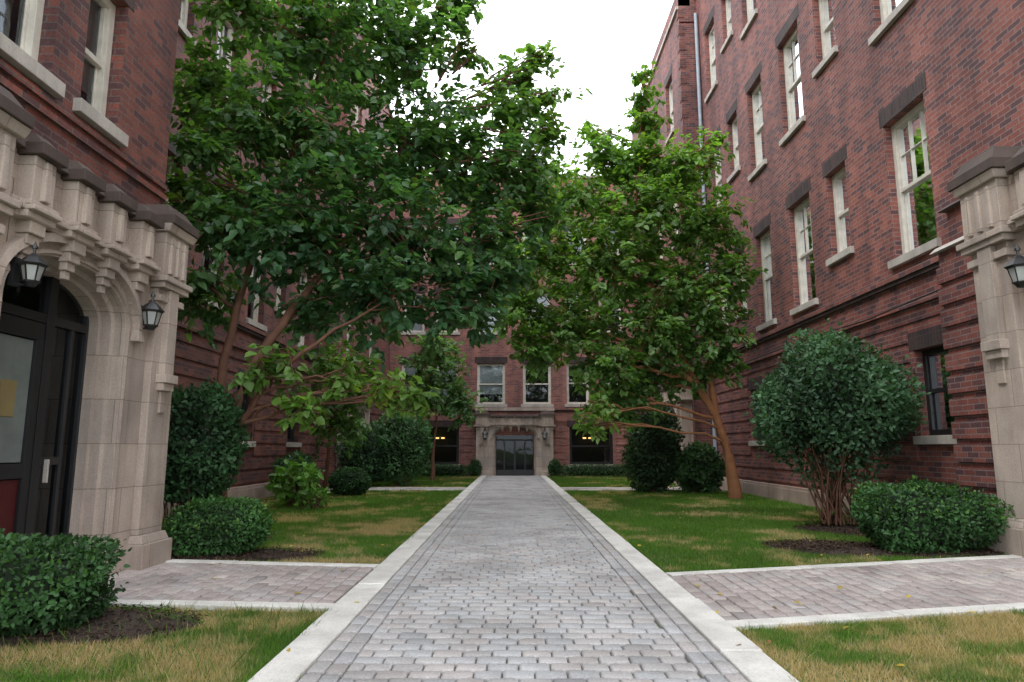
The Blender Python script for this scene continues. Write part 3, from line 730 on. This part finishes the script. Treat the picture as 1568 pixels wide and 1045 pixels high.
tot+=tree("small_tree",(-2.9,25.5,0),[([(-2.9,25.5,-.05),(-2.9,25.5,1.2),(-2.8,25.5,2.4),(-2.9,25.5,4.2)],.07)],
 [(-2.9,25.5,3.6,1.3,.3),(-2.0,25.3,2.8,.9,.2),(-3.8,25.4,3.1,1.0,.3),(-2.9,25.5,4.8,.9,.4)],M_bark,.17,75,(.09,.18,.10),.02)
tot+=tree("small_tree",(-5.0,18.6,0),[([(-5,18.6,-.05),(-4.9,18.5,1.4),(-4.8,18.4,3.0)],.05)],
 [(-4.7,18.4,1.9,.9,.3),(-4.2,18.2,2.6,.7,.4),(-4.9,18.4,3.3,.8,.3)],M_bark,.14,75,(.06,.14,.055),.02)

# ------------------------------------------------------------------ SHRUBS
def shrub(name,c,r,n,leaf,col,boxy=2.0,stems=0,shell=.25,core=.78,tipc=None,wild=.06):
    E=empty(name,(c[0],c[1],0)); c0=np.array([0,0,c[2]]); r=np.array(r)
    d=rng.normal(0,1,(n,3)); d=nrmz(d)
    nb=(np.abs(d)**boxy).sum(1)**(-1/boxy)
    K=rng.normal(0,1,(8,3)); K=nrmz(K)*rng.uniform(3,11,(8,1)); ph=rng.uniform(0,6,8)
    cl=sum(np.sin(d@K[i]+ph[i]) for i in range(8))/8
    rad=(1-shell*rng.random(n)**1.6)*(1+cl*wild*2.2); far=rng.random(n)<.05; rad=np.where(far,rad*rng.uniform(1.04,1.17,n),rad)
    P=c0+d*nb[:,None]*r*rad[:,None]; k=P[:,2]>.02
    if stems: k&=~((d[:,2]<-.62)&(rng.random(n)<.6))
    P=P[k];d=d[k];cl=cl[k]; m=len(P)
    D=d*.6+rng.normal(0,.7,(m,3))+[0,0,.15]; Nn=d+rng.normal(0,.6,(m,3))+[0,0,.4]
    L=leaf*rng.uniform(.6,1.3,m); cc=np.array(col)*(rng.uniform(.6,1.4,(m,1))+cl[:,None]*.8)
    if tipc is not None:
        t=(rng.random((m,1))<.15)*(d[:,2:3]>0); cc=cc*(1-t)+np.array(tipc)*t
    leaves("foliage",P,D,Nn,L,L*.6,np.clip(cc,.004,1),M_shrub,E)
    T=Tubes()
    for _ in range(40 if stems==0 else 45):
        dd=Vector(rng.normal(0,1,3)).normalized(); dd.z=abs(dd.z) if random.random()<.8 else dd.z
        e=Vector((dd.x*r[0]*.85,dd.y*r[1]*.85,c[2]+dd.z*r[2]*.85)); s=Vector((random.uniform(-.25,.3),random.uniform(-.2,.2),max(0.02,(c[2]-r[2])*.1)))
        T.tube(curve(s,e,5,.1,.05),[.02,.016,.013,.01,.007,.004] if stems else [.008,.007,.006,.005,.004,.003],4)
    T.build("stems",M_bark,E)
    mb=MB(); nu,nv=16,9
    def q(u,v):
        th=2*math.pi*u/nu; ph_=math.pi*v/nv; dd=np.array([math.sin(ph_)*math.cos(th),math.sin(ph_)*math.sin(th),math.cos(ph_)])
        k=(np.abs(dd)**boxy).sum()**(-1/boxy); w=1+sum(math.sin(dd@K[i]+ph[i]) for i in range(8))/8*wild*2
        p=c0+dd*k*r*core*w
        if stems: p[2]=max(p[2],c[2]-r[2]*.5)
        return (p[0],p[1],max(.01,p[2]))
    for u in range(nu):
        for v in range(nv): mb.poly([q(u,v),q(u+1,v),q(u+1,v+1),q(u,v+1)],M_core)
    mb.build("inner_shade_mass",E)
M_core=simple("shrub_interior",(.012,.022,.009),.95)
DG=(.035,.088,.028)
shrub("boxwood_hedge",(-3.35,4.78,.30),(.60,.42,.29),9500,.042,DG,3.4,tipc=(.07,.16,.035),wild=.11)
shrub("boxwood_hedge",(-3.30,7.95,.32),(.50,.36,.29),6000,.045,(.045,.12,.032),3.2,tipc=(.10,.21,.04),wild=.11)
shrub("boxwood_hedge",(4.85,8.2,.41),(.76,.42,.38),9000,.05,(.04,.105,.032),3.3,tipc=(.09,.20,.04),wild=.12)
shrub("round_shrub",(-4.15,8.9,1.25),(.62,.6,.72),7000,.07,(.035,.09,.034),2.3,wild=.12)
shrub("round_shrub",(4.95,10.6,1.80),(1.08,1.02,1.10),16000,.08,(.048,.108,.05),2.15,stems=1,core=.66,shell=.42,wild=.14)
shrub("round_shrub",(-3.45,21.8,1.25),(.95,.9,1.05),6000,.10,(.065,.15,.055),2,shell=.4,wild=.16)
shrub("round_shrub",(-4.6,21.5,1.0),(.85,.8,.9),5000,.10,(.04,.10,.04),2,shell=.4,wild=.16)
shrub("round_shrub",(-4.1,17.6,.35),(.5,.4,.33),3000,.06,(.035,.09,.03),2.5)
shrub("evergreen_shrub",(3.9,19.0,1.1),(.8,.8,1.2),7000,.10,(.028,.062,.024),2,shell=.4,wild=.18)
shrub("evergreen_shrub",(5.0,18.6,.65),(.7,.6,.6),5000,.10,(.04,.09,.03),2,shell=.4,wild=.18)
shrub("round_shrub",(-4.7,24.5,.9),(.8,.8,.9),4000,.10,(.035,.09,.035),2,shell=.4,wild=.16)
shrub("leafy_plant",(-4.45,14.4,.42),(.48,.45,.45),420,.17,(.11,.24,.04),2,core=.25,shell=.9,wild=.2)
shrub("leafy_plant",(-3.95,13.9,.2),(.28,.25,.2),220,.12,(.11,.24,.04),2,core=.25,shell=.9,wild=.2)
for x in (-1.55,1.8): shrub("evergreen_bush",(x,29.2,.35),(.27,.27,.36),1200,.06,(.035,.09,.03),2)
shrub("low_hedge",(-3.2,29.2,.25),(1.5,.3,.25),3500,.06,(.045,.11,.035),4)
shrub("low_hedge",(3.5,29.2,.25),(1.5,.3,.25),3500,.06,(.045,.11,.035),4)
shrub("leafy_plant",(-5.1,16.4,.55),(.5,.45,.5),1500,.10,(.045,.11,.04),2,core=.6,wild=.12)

# ------------------------------------------------------------------ LIGHT, SKY, CAMERA
EL=math.radians(58); RO=math.radians(-120)
w=bpy.data.worlds.new("World"); S.world=w; w.use_nodes=True; nt=w.node_tree; bg=nt.nodes["Background"]
sk=nt.nodes.new("ShaderNodeTexSky"); sk.sky_type='NISHITA'; sk.sun_disc=False; sk.sun_elevation=EL; sk.sun_rotation=RO; sk.dust_density=3
tc=nt.nodes.new("ShaderNodeTexCoord")
cl=mix(nt,noise(nt,2.0,3,tc.outputs['Generated']),(18.8,20.2,22),(24.5,25,25.4))
col=mix(nt,.85,sk.outputs[0],cl); nt.links.new(col,bg.inputs[0]); bg.inputs[1].default_value=.15
sd=Vector((math.sin(RO)*math.cos(EL),math.cos(RO)*math.cos(EL),math.sin(EL)))
l=bpy.data.lights.new("sun",'SUN'); l.energy=1.3; l.angle=math.radians(14); l.color=(1,.97,.93)
lo=bpy.data.objects.new("sun",l); C.objects.link(lo); lo.rotation_euler=(-sd).to_track_quat('-Z','Y').to_euler()
S.view_settings.view_transform='Standard'; S.view_settings.look='None'; S.view_settings.exposure=0
cam=bpy.data.cameras.new("camera"); cam.lens=24; cam.sensor_width=36; cam.clip_end=2000
co=bpy.data.objects.new("camera",cam); C.objects.link(co); co.location=(0,0,1.2); co.rotation_euler=(math.radians(98.9),0,0); S.camera=co
print("leaves",tot,"pavers",len(PV))
